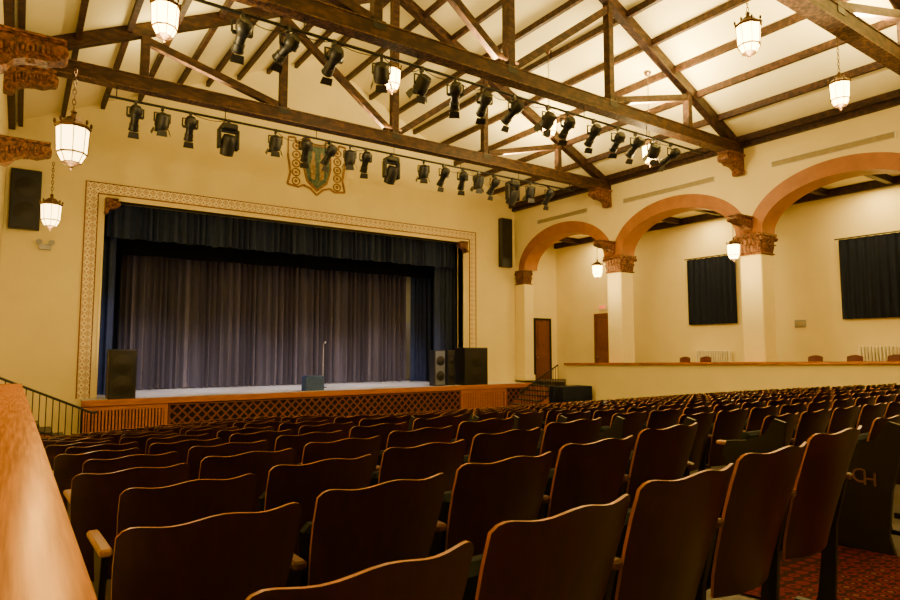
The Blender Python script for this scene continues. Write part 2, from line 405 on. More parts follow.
# ------------------------------------------------------------------ curtains
def curtain(name,x0,x1,y,z0,z1,mat,amp,wl,label,cat='curtain',group=None,seed=0):
    rd=random.Random(seed); L=x1-x0; n=int(L/wl*8)+1; nz=6
    ph=0; vs=[]
    prof=[]
    for i in range(n+1):
        ph+= (2*pi/8)*(1+.35*math.sin(i*.13+seed)+rd.uniform(-.12,.12))
        prof.append(amp*(math.sin(ph)+.25*math.sin(ph*2.3)))
    b=MB()
    for j in range(nz+1):
        v=j/nz
        for i in range(n+1):
            x=x0+L*i/n; d=prof[i]*(1.15-.35*v)
            z=z0+(z1-z0)*v
            if j==0: z+=.015*math.sin(i*.21)
            vs.append((x,y+d,z))
    fs=[(j*(n+1)+i,j*(n+1)+i+1,(j+1)*(n+1)+i+1,(j+1)*(n+1)+i) for j in range(nz) for i in range(n)]
    b.add(vs,fs)
    return b.obj(name,mat,smooth=True,label=label,cat=cat,group=group)
curtain('stage_curtain',1.2,14.35,24.3,STG+.03,6.2,M_cur,.12,.25,'grey purple pleated velour stage curtain hanging to the deck',seed=1)
curtain('valance_curtain',ox0+.02,ox1-.02,21.62,3.48,4.7,M_blue,.085,.24,'pleated navy valance across the top of the stage opening',seed=2)
curtain('shade_border_curtain',1.0,15.9,22.9,3.15,6.5,M_blackcur,.02,.6,'black border curtain added behind the valance for the shaded curtain top',seed=3)  # added black border, stands in for shade over the main curtain's top
curtain('leg_curtain',.9,2.42,22.0,STG+.02,6,M_blue,.07,.25,'narrow dark navy side curtain beside the stage opening',group='stage side curtains',seed=4)
curtain('leg_curtain',14.45,15.9,22.0,STG+.02,6,M_blue,.07,.25,'navy side curtain gathered beside the stage opening',group='stage side curtains',seed=5)
curtain('leg_curtain',14.30,16.2,23.7,STG+.02,6,M_blue,.05,.25,'dark side curtain further back on the stage',group='stage side curtains',seed=6)
curtain('leg_curtain',.9,2.75,23.4,STG+.02,6,M_blackcur,.07,.25,'dark side curtain further back on the stage',group='stage side curtains',seed=7)
r=empty('scenery_flat',(15.0,25.2,STG),'plain white scenery panel standing behind the stage curtain','panel')
b=MB(); b.bbox(-.35,.35,-.02,.02,.05,2.7,.005); b.obj('panel',M_white,r)
b=MB(); b.box(-.35,.35,-.2,.25,0,.05); b.obj('foot',M_grey,r)

# ------------------------------------------------------------------ roof timbers
trussY=[15.55,10.35,5.05]
CH=6.12
def truss(y):
    r=empty('roof_truss',(XC,y,CH),'dark stained timber roof truss spanning the hall','roof truss','timber roof trusses')
    W=XC-XL; top=lambda dx: roof(XC+dx)-CH-.16
    b=MB(); b.bbox(-W,W,-.14,.14,-.14,.16,.02); b.obj('bottom_chord',M_beam,r)
    b=MB(); b.box(-W,W,-.155,.155,.15,.175); b.obj('chord_moulding',M_beamx,r)
    b=MB(); b.box(-W,W,-.155,.155,-.16,-.135); b.obj('chord_moulding',M_beamx,r)
    for s in (-1,1):
        b=MB(); b.beam((s*W,0,top(s*W)+.0),(0,0,top(0)),.22,.28); b.obj('rafter',M_beam,r)
    b=MB(); b.bbox(-.11,.11,-.11,.11,.16,top(0)-.1,.015); b.obj('king_post',M_beam,r)
    for dx in (-6.65,-3.35,3.35,6.65):
        b=MB(); b.bbox(dx-.095,dx+.095,-.10,.10,.16,top(dx)-.12,.012); b.obj('queen_post',M_beam,r)
    for s in (-1,1):
        for a,c in ((3.35,.15),(6.65,3.5)):
            b=MB(); b.beam((s*a,0,top(a)-.25),(s*c,0,.25),.15,.18); b.obj('strut',M_beam,r)
    for dx in (-3.35,0,3.35):
        b=MB(); b.box(dx-.14,dx+.14,-.15,.15,.02,.2); b.obj('iron_strap',M_black,r)
for y in trussY: truss(y)
for k in range(-9,10):
    dx=k*1.0
    b=MB(); x=XC+dx; z=roof(x)-.10
    if k==0: b.box(x-.07,x+.07,YB,D,z-.12,z+.06)
    else: b.beam((x,YB,z),(x,D,z),.11,.18)
    b.obj('ceiling_beam',M_beam,label='long dark timber purlin under the plaster ceiling',cat='beam',group='ceiling purlins')
for x,s in ((XL+.07,1),(XR-.07,-1)):
    b=MB(); b.bbox(x-.09,x+.09,YB,D,EAVE-.18,EAVE-.0,.02); b.obj('ceiling_beam',M_beam,label='dark timber wall plate at the eaves',cat='beam',group='ceiling purlins')
y=19.5
while y>3:
    b=MB(); b.box(WX1,XO-.12,y-.08,y+.08,GC-.2,GC); b.obj('gallery_beam',M_beam,label='dark timber beam across the gallery ceiling',cat='beam',group='gallery ceiling beams'); y-=1.75
b=MB(); b.box(XO-.12,XO,YB,D,GC-.24,GC); b.obj('gallery_beam',M_beam,label='dark timber wall plate along the gallery ceiling',cat='beam',group='gallery ceiling beams')
def bracket_mesh(L,h):
    b=MB(); f=lambda a,c,d:(a*L,d,c*h)
    prof=[(0,0),(.10,-.02),(.22,.10),(.30,.26),(.42,.34),(.58,.38),(.72,.36),(.84,.44),(.95,.52),(1.0,.66),(.98,.82),(.90,.88),(.90,1.0),(0,1.0)]
    b.prism(prof,f,-.13,.13)
    b.cyl((.12*L,-.17,.12*h),(.12*L,.17,.12*h),.13*h,n=14)
    b.cyl((.12*L,-.20,.12*h),(.12*L,.20,.12*h),.05*h,n=10)
    b.cyl((.90*L,-.17,.66*h),(.90*L,.17,.66*h),.17*h,n=14)
    b.cyl((.90*L,-.19,.66*h),(.90*L,.19,.66*h),.10*h,n=12)
    b.cyl((.90*L,-.22,.66*h),(.90*L,.22,.66*h),.045*h,n=10)
    for i in range(11):
        t=i/10; x=(.14+.66*t)*L; z=(.36+.14*t)*h+.015*math.sin(i*2)
        for s in (-1,1):
            b.ball((x,s*.13,z+.20*h),.034,.04,.13*h,8)
            b.ball((x,s*.13,z+.02*h),.03,.03,.05*h,6)
        b.ball((x,0,z-.02),.035,.11,.045,8)
    b.box(0,L*.97,-.19,.19,h*.94,h); b.box(0,L*.94,-.16,.16,h*.89,h*.94)
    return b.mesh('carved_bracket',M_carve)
BR=bracket_mesh(.9,.55); BT=bracket_mesh(.95,.62); BRs=bracket_mesh(.85,.42)
def put(me,name,loc,rz,label,cat,group):
    o=bpy.data.objects.new(name,me); COL.objects.link(o); o.location=loc; o.rotation_euler=(0,0,rz); tag(o,label,cat,group); return o
for cy in (15.4,10.15,4.9):
    put(BRs,'carved_bracket',(XR-.05,cy,3.58),pi,'carved painted scroll bracket above a column capital','bracket','lantern brackets')
    if cy>5: put(BR,'carved_bracket',(XL,cy,3.78),0,'carved painted scroll bracket above a column capital','bracket','lantern brackets')
for y in trussY:
    put(BT,'truss_corbel',(XR,y,CH-.16-.62),pi,'carved terracotta corbel carrying a roof truss end','bracket','truss corbels')
    if y>6: put(BT,'truss_corbel',(XL,y,CH-.16-.62),0,'carved terracotta corbel carrying a roof truss end','bracket','truss corbels')
BS=bracket_mesh(.36,.46)
put(BS,'carved_bracket',(ox0-.02,D-.2,oz-.46),0,'small carved terracotta corner bracket in the stage opening','bracket','stage opening brackets')
put(BS,'carved_bracket',(ox1+.02,D-.2,oz-.46),pi,'small carved terracotta corner bracket in the stage opening','bracket','stage opening brackets')

# ------------------------------------------------------------------ lanterns
def shade_mesh(mat):
    b=MB(); b.lathe([(.05,-.36),(.12,-.33),(.185,-.20),(.205,.16),(.19,.19)],8); return b.mesh('lamp_shade',mat)
SHA=shade_mesh(M_lamp); SHB=shade_mesh(M_lampb)
b=MB()
for i in range(8):
    t=2*pi*i/8; c,s_=math.cos(t),math.sin(t)
    pts=[(.125,-.33),(.192,-.20),(.212,.16)]
    for (r0,z0),(r1,z1) in zip(pts,pts[1:]): b.cyl((r0*c,r0*s_,z0),(r1*c,r1*s_,z1),.007,n=5)
    b.ball((.225*c,.225*s_,.235),.02,.02,.04,6)
b.lathe([(.215,.15),(.235,.17),(.235,.19),(.20,.21),(.14,.26),(.10,.31),(.04,.33),(.03,.38),(.045,.40),(.02,.43)],8)
b.lathe([(.195,-.215),(.205,-.205),(.195,-.19)],8)
b.lathe([(.01,-.44),(.03,-.42),(.02,-.40),(.06,-.37),(.13,-.345),(.12,-.325)],8)
FR=b.mesh('lamp_frame',M_bronze)
def chain_mesh(L):
    b=MB(); z=.43; k=0
    while z<L:
        rx,rz=.022,.045; n=8; pts=[]
        for i in range(n):
            t=2*pi*i/n; a=rx*math.cos(t); c=z+rz+rz*math.sin(t)*1.05
            pts.append((a,0,c) if k%2 else (0,a,c))
        for i in range(n): b.cyl(pts[i],pts[(i+1)%n],.007,n=4)
        z+=.075;k+=1
    return b.mesh('chain',M_bronze)
def lantern(x,y,z,L,bright,label,group,scale=1):
    r=empty('pendant_lantern',(x,y,z),label,'lamp',group); r.scale=(scale,)*3
    for nm,me in (('lamp_shade',SHB if bright else SHA),('lamp_frame',FR),('chain',chain_mesh(L/scale))):
        o=bpy.data.objects.new(nm,me); COL.objects.link(o); o.parent=r
    if L>1.3:
        b=MB(); b.lathe([(.03,L-.1),(.10,L-.03),(.11,L)],12); b.obj('ceiling_canopy',M_bronze,r)
    return r
A='glowing octagonal lantern on a short chain beneath a carved bracket'
lantern(.50,10.15,2.98,.98,False,A,'arcade lanterns',1.0); lantern(.44,15.4,2.90,1.05,False,A,'arcade lanterns',.9)
lantern(17.18,10.15,2.95,.75,True,A,'arcade lanterns',.85); lantern(17.18,15.4,2.92,.8,True,A,'arcade lanterns',.85)
B='bright octagonal lantern hanging by chain from the timber roof'
pend=[(1.7,10.9-.4,5.35),(7.1,12.7,6.55),(12.65,13.1,6.65),(14.6,11.05,5.65),(10.55,5.8,5.65),(12.6,5.2,4.9)]
for x,y,z in pend: lantern(x,y,z,roof(x)-z-.02,True,B,'ceiling lanterns',1.0 if y>5.5 else .85)

# ------------------------------------------------------------------ lighting rigs
PZ=CH-.42
row1=[1.97,2.54,3.16,5.25,6.07,6.76,7.37,7.86,9.8,10.53,11.25,11.88,12.5,14.1,14.95]
mv1=[4.06,8.69,13.3]
row2=[2.88,3.68,4.55,5.55,6.47,7.3,8.08,8.9,9.95,10.6,11.5,12.4,13.1,13.85,14.6]
for y,rw in zip(trussY[:2],(sorted(row1+mv1),row2)):
    r=empty('lighting_pipe',(XC,y-.0,PZ),'black steel lighting pipe hung under a roof truss','lighting bar','lighting pipes')
    b=MB(); b.cyl((-7.4,0,0),(7.4,0,0),.03,n=10); b.obj('pipe',M_black,r,smooth=True)
    for i in range(7):
        b=MB(); x=-7.2+i*2.4; b.cyl((x,0,0),(x,0,.27),.012,n=6); b.obj('hanger',M_black,r)
    for xa,xb in zip(rw,rw[1:]):
        if random.random()<.25: continue
        b=MB(); xa-=XC; xb-=XC; sag=random.uniform(.06,.2); pts=[(xa+(xb-xa)*t/6,-.03,-.02-sag*4*(t/6)*(1-t/6)) for t in range(7)]
        for p,q in zip(pts,pts[1:]): b.cyl(p,q,.009,n=5)
        b.obj('cable',M_black,r)
def spot_proto(tilt,loc,fat=1.0):
    r=empty('stage_spotlight',loc,'black ellipsoidal stage spotlight clamped to a pipe','stage light','stage spotlights')
    b=MB(); b.box(-.03,.03,-.045,.045,-.06,.05); b.cyl((0,0,-.12),(0,0,-.05),.014,n=6); b.obj('clamp',M_fixt,r)
    b=MB()
    b.box(-.17,.17,-.02,.02,-.135,-.12)
    for s in (-1,1): b.beam((s*.17,0,-.12),(s*.17,0,-.34),.035,.012)
    b.obj('yoke',M_fixt,r)
    T=Matrix.Translation((0,0,-.33))@Matrix.Rotation(-(pi/2+tilt),4,'X')
    b=MB()
    if fat==1.0: b.lathe([(.02,-.27),(.09,-.26),(.135,-.19),(.14,-.08),(.11,-.03),(.10,.02),(.085,.03),(.085,.17),(.10,.18),(.10,.30),(.112,.31),(.112,.33)],16,T); zl=.33; rl=.088
    else: b.lathe([(.05,-.22),(.13,-.19),(.15,-.15),(.15,-.02),(.16,.0),(.16,.10),(.145,.11),(.145,.16)],16,T); zl=.16; rl=.125
    b.box(-.165,.165,-.02,.02,-.36,-.30)
    b.obj('lamp_housing',M_fixt,r,smooth=True)
    b=MB(); b.lathe([(rl,zl-.002),(rl*.8,zl+.008),(rl*.2,zl+.015)],16,T); b.obj('lens',M_lens,r,smooth=True)
    for ang in ((0,) if fat==1.0 else (0,pi/2,pi,-pi/2)):
        b=MB(); Q=T@Matrix.Rotation(ang,4,'Z')
        b.add([Q@Vector(p) for p in ((-.10,rl+.03,zl),(.10,rl+.03,zl),(.12,rl+.08,zl+.13),(-.12,rl+.08,zl+.13),(-.10,rl+.036,zl),(.10,rl+.036,zl),(.12,rl+.086,zl+.13),(-.12,rl+.086,zl+.13))],[(0,1,2,3),(7,6,5,4),(0,4,5,1),(1,5,6,2),(2,6,7,3),(3,7,4,0)])
        b.obj('barn_door',M_fixt,r)
    return r
def mover(loc):
    r=empty('moving_head_light',loc,'large black moving head stage light hung from a pipe','stage light','moving head lights')
    b=MB(); b.box(-.03,.03,-.05,.05,-.08,.05); b.obj('clamp',M_fixt,r)
    b=MB(); b.bbox(-.19,.19,-.19,.19,-.24,-.08,.03); b.obj('base',M_fixt,r)
    b=MB()
    for s in (-1,1): b.bbox(s*.22-.035,s*.22+.035,-.10,.10,-.70,-.2,.02)
    b.box(-.22,.22,-.08,.08,-.27,-.2); b.obj('yoke',M_fixt,r)
    T=Matrix.Translation((0,0,-.58))@Matrix.Rotation(-(pi/2+1.0),4,'X')
    b=MB(); b.lathe([(.05,-.25),(.14,-.23),(.175,-.12),(.18,.10),(.16,.22),(.165,.26)],18,T); b.obj('lamp_housing',M_fixt,r,smooth=True)
    b=MB(); b.lathe([(.135,.258),(.12,.275),(.03,.29)],18,T); b.obj('lens',M_lens,r,smooth=True)
    return r
z=PZ-.03
P=[spot_proto(.85,(row1[0],trussY[0],z)),spot_proto(1.05,(row1[1],trussY[0],z),1.3),spot_proto(.6,(row2[0],trussY[1],z)),spot_proto(.75,(row2[4],trussY[1],z),1.3),spot_proto(.42,(row2[2],trussY[1],z))]
m1=mover((mv1[0],trussY[0],z))
for i,x in enumerate(row1[2:]): dup(P[(0,1,0,0,1)[i%5]],(x,trussY[0],z),random.uniform(-.6,.4))
for x in mv1[1:]: dup(m1,(x,trussY[0],z))
for i,x in enumerate(row2):
    if i in (0,2,4): continue
    dup(P[(2,4,2,3,4)[i%5]],(x,trussY[1],z),random.uniform(-.6,.4))

# ------------------------------------------------------------------ things on walls
r=empty('wall_crest',(8.65,D-.04,6.6),'faded painted crest with teal shield above the stage opening','crest')
out=[(-1.1,.35),(-1.1,.95),(-.85,.98),(-.8,.80),(-.6,.80),(-.55,1.0),(-.3,1.02),(-.28,.85),(.28,.85),(.3,1.02),(.55,1.0),(.6,.80),(.8,.80),(.85,.98),(1.1,.95),(1.1,.35),(1.0,-.3),(1.1,-.75),(.7,-.80),(.5,-.70),(.25,-.78),(.0,-1.0),(-.25,-.78),(-.5,-.70),(-.7,-.80),(-1.1,-.75),(-1.0,-.3)]
b=MB(); n=len(out)
for i in range(n):
    (xa,za),(xb,zb)=out[i],out[(i+1)%n]; b.beam((xa,.02,za),(xb,.02,zb),.03,.07)
b.obj('frame',M_crb,r)
b=MB(); b.prism([(-.52,.84),(.52,.84),(.55,.0),(.40,-.55),(0,-.88),(-.40,-.55),(-.55,.0)],wy,.0,.04); b.obj('shield_border',M_crb,r)
b=MB(); b.prism([(-.45,.78),(.45,.78),(.48,.0),(.35,-.49),(0,-.78),(-.35,-.49),(-.48,.0)],wy,-.012,.0); b.obj('shield',M_teal,r)
for s in (-1,1):
    b=MB(); b.prism([(s*.09,-.48),(s*.25,-.40),(s*.27,.1),(s*.21,.34),(s*.23,.48),(s*.19,.58),(s*.14,.58),(s*.10,.48),(s*.13,.34),(s*.08,.1)],wy,-.02,-.01); b.obj('emblem_figure',M_gold,r)
    for k in range(5):
        b=MB(); zc=-.60+k*.32
        ring=[(s*(.79+.14*math.cos(t*pi/7)),zc+.13*math.sin(t*pi/7)) for t in range(14)]
        for i in range(14):
            (xa,za),(xb,zb)=ring[i],ring[(i+1)%14]; b.beam((xa,.02,za),(xb,.02,zb),.03,.04)
        b.ball((s*.79,.02,zc),.06,.02,.06,8); b.obj('side_scroll',M_crb,r)
def speaker(loc,w,d,h,label,name='loudspeaker',cones=2,grp=None,rz=0,gm=None):
    r=empty(name,loc,label,'speaker',grp); r.rotation_euler=(0,0,rz)
    b=MB(); b.bbox(-w/2,w/2,0,d,0,h,.02); b.obj('cabinet',M_fixt,r)
    b=MB(); b.bbox(-w/2+.03,w/2-.03,-.02,0.005,.04,h-.04,.008); b.obj('grille',gm or M_black,r)
    for i in range(cones):
        b=MB()
        z=h*(.28+.42*i/max(1,cones-1)); rr=min(w*.36,h/cones*.36)
        T=Matrix.Translation((0,-.02,z))@Matrix.Rotation(pi/2,4,'X')
        b.lathe([(rr,0),(rr*1.05,.012),(rr*.95,.018),(rr*.3,.008),(rr*.2,.016)],20,T)
        b.obj('cone_surround',M_stand,r,smooth=True)
    return r
speaker((17.42,D-.252,3.62),.62,.251,2.15,'tall black loudspeaker mounted on the stage wall',grp='wall loudspeakers',cones=3)
speaker((-.02,D-.252,3.36),.72,.251,1.68,'black loudspeaker mounted high on the stage wall',grp='wall loudspeakers',cones=2)
speaker((2.5,20.1,STG),.72,.6,1.42,'tall black loudspeaker standing at the stage edge',grp='stage loudspeakers')
speaker((13.62,20.35,STG),.50,.40,1.40,'slim loudspeaker with grey front standing on the stage',grp='stage loudspeakers',gm=M_grille)
speaker((14.2,20.4,STG),.36,.45,1.40,'slim black loudspeaker standing on the stage',grp='stage loudspeakers')
speaker((15.15,20.0,STG),1.15,.75,1.5,'wide black loudspeaker standing at the stage edge',grp='stage loudspeakers')
b=MB(); r=empty('emergency_light',(.5,D-.085,3.0),'white twin head emergency light on the plaster wall','emergency light')
b.bbox(-.15,.15,0,.085,-.16,.0,.01); b.obj('battery_box',M_grey,r)
for s in (-1,1):
    b=MB(); T=Matrix.Translation((s*.15,-.02,.06))@Matrix.Rotation(pi/2+.3,4,'X'); b.lathe([(.03,-.06),(.07,-.01),(.08,.04)],12,T); b.obj('lamp_head',M_grey,r,smooth=True)
for ya,yb in ((19.5,16.6),(14.9,11.2),(9.4,6.2)):
    r=empty('air_grille',(XR-.02,(ya+yb)/2,5.45),'long narrow slotted air grille in the plaster wall','vent','air grilles')
    L=(ya-yb)/2; b=MB(); b.box(-.01,.02,-L,L,-.1,-.08); b.box(-.01,.02,-L,L,.08,.1); b.box(-.01,.02,-L,-L+.03,-.08,.08); b.box(-.01,.02,L-.03,L,-.08,.08); b.obj('frame',M_white,r)
    b=MB(); b.box(.01,.02,-L,L,-.08,.08)
    for i in range(5): b.box(-.005,.015,-L+.03,L-.03,-.065+.03*i,-.055+.03*i)
    b.obj('louvre',M_slot,r)
for ya,yb in ((12.05,13.98),(5.7,8.72)):
    r=empty('window_drape',(XO-.12,ya,.93),'dark navy pleated drape covering a gallery window','curtain','gallery window drapes')
    L=yb-ya; n=int(L/.02); b=MB(); vs=[]
    for j in range(5):
        for i in range(n+1): vs.append((.04*math.sin(i*.55+.4*math.sin(i*.07))*(1.1-.1*j),L*i/n,2.42*j/4))
    b.add(vs,[(j*(n+1)+i,j*(n+1)+i+1,(j+1)*(n+1)+i+1,(j+1)*(n+1)+i) for j in range(4) for i in range(n)]); b.obj('fabric',M_navy2,r,smooth=True)
    b=MB(); b.cyl((0,-.1,2.45),(0,L+.1,2.45),.02); b.obj('rod',M_black,r)
for i,(ya,yb) in enumerate(((12.2,13.8),(5.9,8.5))):
    b=MB(); b.box(XO-.03,XO,ya,yb,1.05,3.2); b.obj('window_%d'%(i+1),M_dark,kind=S)
def door(name,loc,rz,w,h,lab,dark,open_=0):
    r=empty(name,loc,lab,'door'); r['kind']=S; r.rotation_euler=(0,0,rz)
    b=MB(); 
    b.box(-w/2-.1,-w/2,-.06,0,0,h+.1); b.box(w/2,w/2+.1,-.06,0,0,h+.1); b.box(-w/2,w/2,-.06,0,h,h+.1); b.obj('door_frame',dark,r)
    b=MB(); x0=-w/2+open_
    b.box(x0,w/2,-.03,0,0,h)
    for za,zb in ((.15,h*.42),(h*.5,h-.15)):
        b.bbox(x0+.1,w/2-.1,-.05,-.03,za,zb,.015)
    b.obj('leaf',M_door,r)
    if open_:
        b=MB(); b.box(-w/2,x0,-.02,0,0,h); b.obj('dark_opening',M_dark,r)
    b=MB(); b.ball((x0+.08,-.08,1.0),.035,.035,.035); b.cyl((x0+.08,-.08,1),(x0+.08,-.03,1),.012,n=6); b.obj('knob',M_grey,r)
door('door_1',(19.46,D,-1.33),0,1.26,2.68,'brown panelled door in a dark frame at the gallery end',M_dark,.42)
door('door_2',(XO,18.15,-1.28),-pi/2,.85,2.75,'brown panelled exit door in the gallery wall',M_door)
r=empty('exit_sign',(XO-.05,18.15,1.83),'small illuminated sign with red lettering over a door','sign')
b=MB(); b.bbox(-.03,.05,-.22,.22,-.11,.11,.01); b.obj('sign_box',M_white,r)
textobj('EXIT',.17,emat('exit_red',(1,.05,.02),2.5),'lettering',r,(-.034,0,0),(pi/2,0,-pi/2))
for ya,yb in ((12.3,13.6),(5.4,8.2)):
    r=empty('radiator',(XO-.2,ya,GAL(ya)),'cream cast iron column radiator beneath a draped window','radiator','gallery radiators')
    b=MB(); y=0
    while y<yb-ya:
        b.bbox(-.1,.1,y,y+.055,.08,1.16,.02); y+=.09
    b.obj('fin_section',M_white,r)
    b=MB(); b.cyl((0,0,.15),(0,yb-ya,.15),.03); b.cyl((0,0,1.0),(0,yb-ya,1.0),.03); b.box(-.06,.06,0,.04,0,.1); b.box(-.06,.06,yb-ya-.04,yb-ya,0,.1); b.obj('pipe',M_white,r)
r=empty('wall_plaque',(XO-.02,10.0,.85),'small grey switch plate on the gallery wall','plate')
b=MB(); b.bbox(-.02,.02,-.17,.17,-.12,.12,.008); b.obj('plate',M_grey,r)
b=MB(); b.box(-.03,-.02,-.1,.1,-.06,.06); b.obj('label_panel',M_slot,r)
def gchair(loc):
    r=empty('side_chair',loc,'dark red chair standing in the side gallery','chair','gallery chairs')
    b=MB(); b.bbox(-.22,.22,-.23,.23,.42,.49,.02); b.obj('seat',M_redch,r)
    b=MB(); vs=[]
    for l in (0,1):
        for j in range(7):
            for i in range(9):
                s=-1+i/4; v=j/6; vs.append((.20+.05*v+.03*l+.04*(-s*s),s*.21*(1-.05*v),.55+v*(.36+.05*math.cos(s*1.5))))
    fs=[]
    for l in (0,1):
        for j in range(6):
            for i in range(8): q=l*63+j*9+i; fs.append((q,q+1,q+10,q+9))
    rim=[i for i in range(9)]+[9*j+8 for j in range(1,7)]+[54+i for i in range(7,-1,-1)]+[9*j for j in range(5,0,-1)]
    for i in range(len(rim)): a,c=rim[i],rim[(i+1)%len(rim)]; fs.append((a,c,c+63,a+63))
    b.add(vs,fs); b.obj('backrest',M_redch,r,smooth=True)
    for sx in (-1,1):
        for sy in (-1,1):
            b=MB(); b.cyl((sx*.22,sy*.2,0),(sx*.19,sy*.19,.43),.014,n=8)
            if sx==1: b.cyl((.19,sy*.19,.42),(.25,sy*.17,.9),.012,n=8)
            b.obj('leg',M_grey,r)
    return r
gy=[13.3,12.5,8.95,7.9,6.9]
g=gchair((19.0,gy[0],GAL(gy[0])))
for y in gy[1:]: dup(g,(19.0,y,GAL(y)))

# ------------------------------------------------------------------ things on stage
r=empty('microphone_stand',(9.4,21.9,STG),'thin microphone stand with a round black base','microphone stand')
b=MB(); b.lathe([(.15,0),(.15,.02),(.03,.04)],20); b.obj('base',M_black,r)
b=MB(); b.cyl((0,0,.03),(0,0,1.6),.018,n=8); b.cyl((0,0,.8),(0,0,.9),.025,n=8); b.obj('pole',M_grey,r)
b=MB(); b.cyl((0,.02,1.6),(0,-.12,1.67),.016,.022,n=10); b.ball((0,-.15,1.685),.04,.04,.04,10); b.obj('microphone',M_grey,r)
r=empty('stage_box',(8.4,20.2,STG),'blue cloth covered box standing at the stage edge','box')
b=MB(); b.bbox(-.33,.33,0,.45,0,.52,.02); b.obj('box_body',M_bluebox,r)
b=MB(); b.box(-.34,.34,-.01,.02,.0,.03); b.obj('edge_trim',M_grey,r)

def stairs(name,xt,sgn,y0,y1,ztop,label):
    r=empty(name,(xt,y0,-2.7),label,'stairs','stage stairs')
    n=7; rise=(ztop+2.7)/n; tr=.28
    b=MB()
    for i in range(n):
        x0=i*tr*sgn; x1=(i+1)*tr*sgn; b.box(min(x0,x1),max(x0,x1),0,y1-y0,0,rise*(n-i)-.04)
    b.obj('riser',M_stagewood,r)
    b=MB()
    for i in range(n):
        x0=i*tr*sgn; x1=((i+1)*tr+.03)*sgn; b.box(min(x0,x1),max(x0,x1),-.02,y1-y0,rise*(n-i)-.04,rise*(n-i))
    b.obj('tread',M_floor,r)
    b=MB(); L=n*tr
    ztopr=ztop+2.7+.85
    b.cyl((0,-.05,ztopr),(L*sgn,-.05,1.12),.03,n=8); b.cyl((0,-.05,.6+ztop+2.0),(L*sgn,-.05,.25),.015,n=8)
    b.cyl((L*sgn,-.05,1.12),((L+.12)*sgn,-.05,1.12),.03,n=8)
    k=0
    while k<=L+.01:
        t=k/L; b.cyl((k*sgn,-.05,max(0,(1-t)*(ztop+2.7)-.05)),(k*sgn,-.05,ztopr*(1-t)+1.12*t),.012,n=6); k+=.14
    b.obj('handrail',M_black,r)
stairs('stage_stairs',-.35,1,18.35,19.75,-1.5,'short stair with black iron handrail beside the stage')
stairs('stage_stairs',17.98,-1,18.35,19.75,-1.45,'short stair with black iron handrail beside the stage')
r=empty('covered_piano',(16.75,16.4,-2.7),'upright piano under a dark quilted cover beside the parapet','piano')
b=MB(); vs=[]; n=60
per=[]
for i in range(n):
    t=i/n*4; s=int(t); f=t-s
    c=[(-.75,-.35),(.75,-.35),(.75,.35),(-.75,.35)]; a=c[s]; d=c[(s+1)%4]
    per.append((a[0]+(d[0]-a[0])*f,a[1]+(d[1]-a[1])*f))
for j,z in enumerate((0.05,.5,1.0,1.34,1.38)):
    for i,(x,y) in enumerate(per):
        k=1+.03*math.sin(i*1.3)*(1-j/4); q=.96 if j==4 else 1
        vs.append((x*k*q,y*k*q,z+(.02*math.sin(i*.9) if j==0 else 0)))
b.add(vs,[(j*n+i,j*n+(i+1)%n,(j+1)*n+(i+1)%n,(j+1)*n+i) for j in range(4) for i in range(n)]+[tuple(range(4*n,5*n))]); b.obj('cover',M_navy2,r,smooth=True)
for sx in (-.65,.65): 
    for sy in (-.25,.25):
        b=MB(); b.cyl((sx,sy,0),(sx,sy,.1),.04); b.obj('caster',M_black,r)

# ------------------------------------------------------------------ theatre seats
def back_geo(b,nu=20,nv=6,mi=0,mr=1,mf=2):
    def P(s,v,l):
        hwid=.250*(.80+.20*min(1,v*1.3)**.7)
        zt=.850+.0075*math.cos(2*pi*s)-.004*s*s-.028*abs(s)**16
        z=.33+(zt-.33)*v
        return (s*hwid,-.15*((z-.33)/.53)**1.2+.045*s*s+l*.011,z)
    vs=[]
    for l in (0,1):
        for j in range(nv+1):
            for i in range(nu+1):
                s=math.sin(pi/2*(-1+2*i/nu))*.55+(-1+2*i/nu)*.45
                vs.append(P(s,j/nv,l))
    w=nu+1; K=w*(nv+1)
    b.add(vs,[(j*w+i,j*w+i+1,(j+1)*w+i+1,(j+1)*w+i) for j in range(nv) for i in range(nu)],mi)
    base=len(b.v)-2*K
    for j in range(nv):
        for i in range(nu): b.f.append([base+K+j*w+i,base+K+(j+1)*w+i,base+K+(j+1)*w+i+1,base+K+j*w+i+1]); b.m.append(mf)
    rim=[i for i in range(w)]+[w*j+nu for j in range(1,nv+1)]+[w*nv+i for i in range(nu-1,-1,-1)]+[w*j for j in range(nv-1,0,-1)]
    for i in range(len(rim)):
        a,c=rim[i],rim[(i+1)%len(rim)]; b.f.append([base+a,base+c,base+c+K,base+a+K]); b.m.append(mr)
def cush_geo(b,mi=0):
    b.bbox(-.215,.215,.06,.14,.34,.70,.025,mi)
def arm_geo(b,x,mi=0):
    b.bbox(x-.022,x+.022,-.04,.28,.600,.628,.008,mi)
def stand_geo(b,x,mi=0):
    b.prism([(.0,-.06),(.18,-.06),(.12,.06),(.08,.4),(.16,.60),(-.02,.60),(.03,.4),(.05,.06)],lambda a,c,d:(d,a,c),x-.012,x+.012,mi)
    b.box(x-.02,x+.02,-.04,.22,-.06,.02,mi)
PITCH=.555
lab='dark walnut theatre seat with folded teal cushion and thin rim'
GS='auditorium seats'
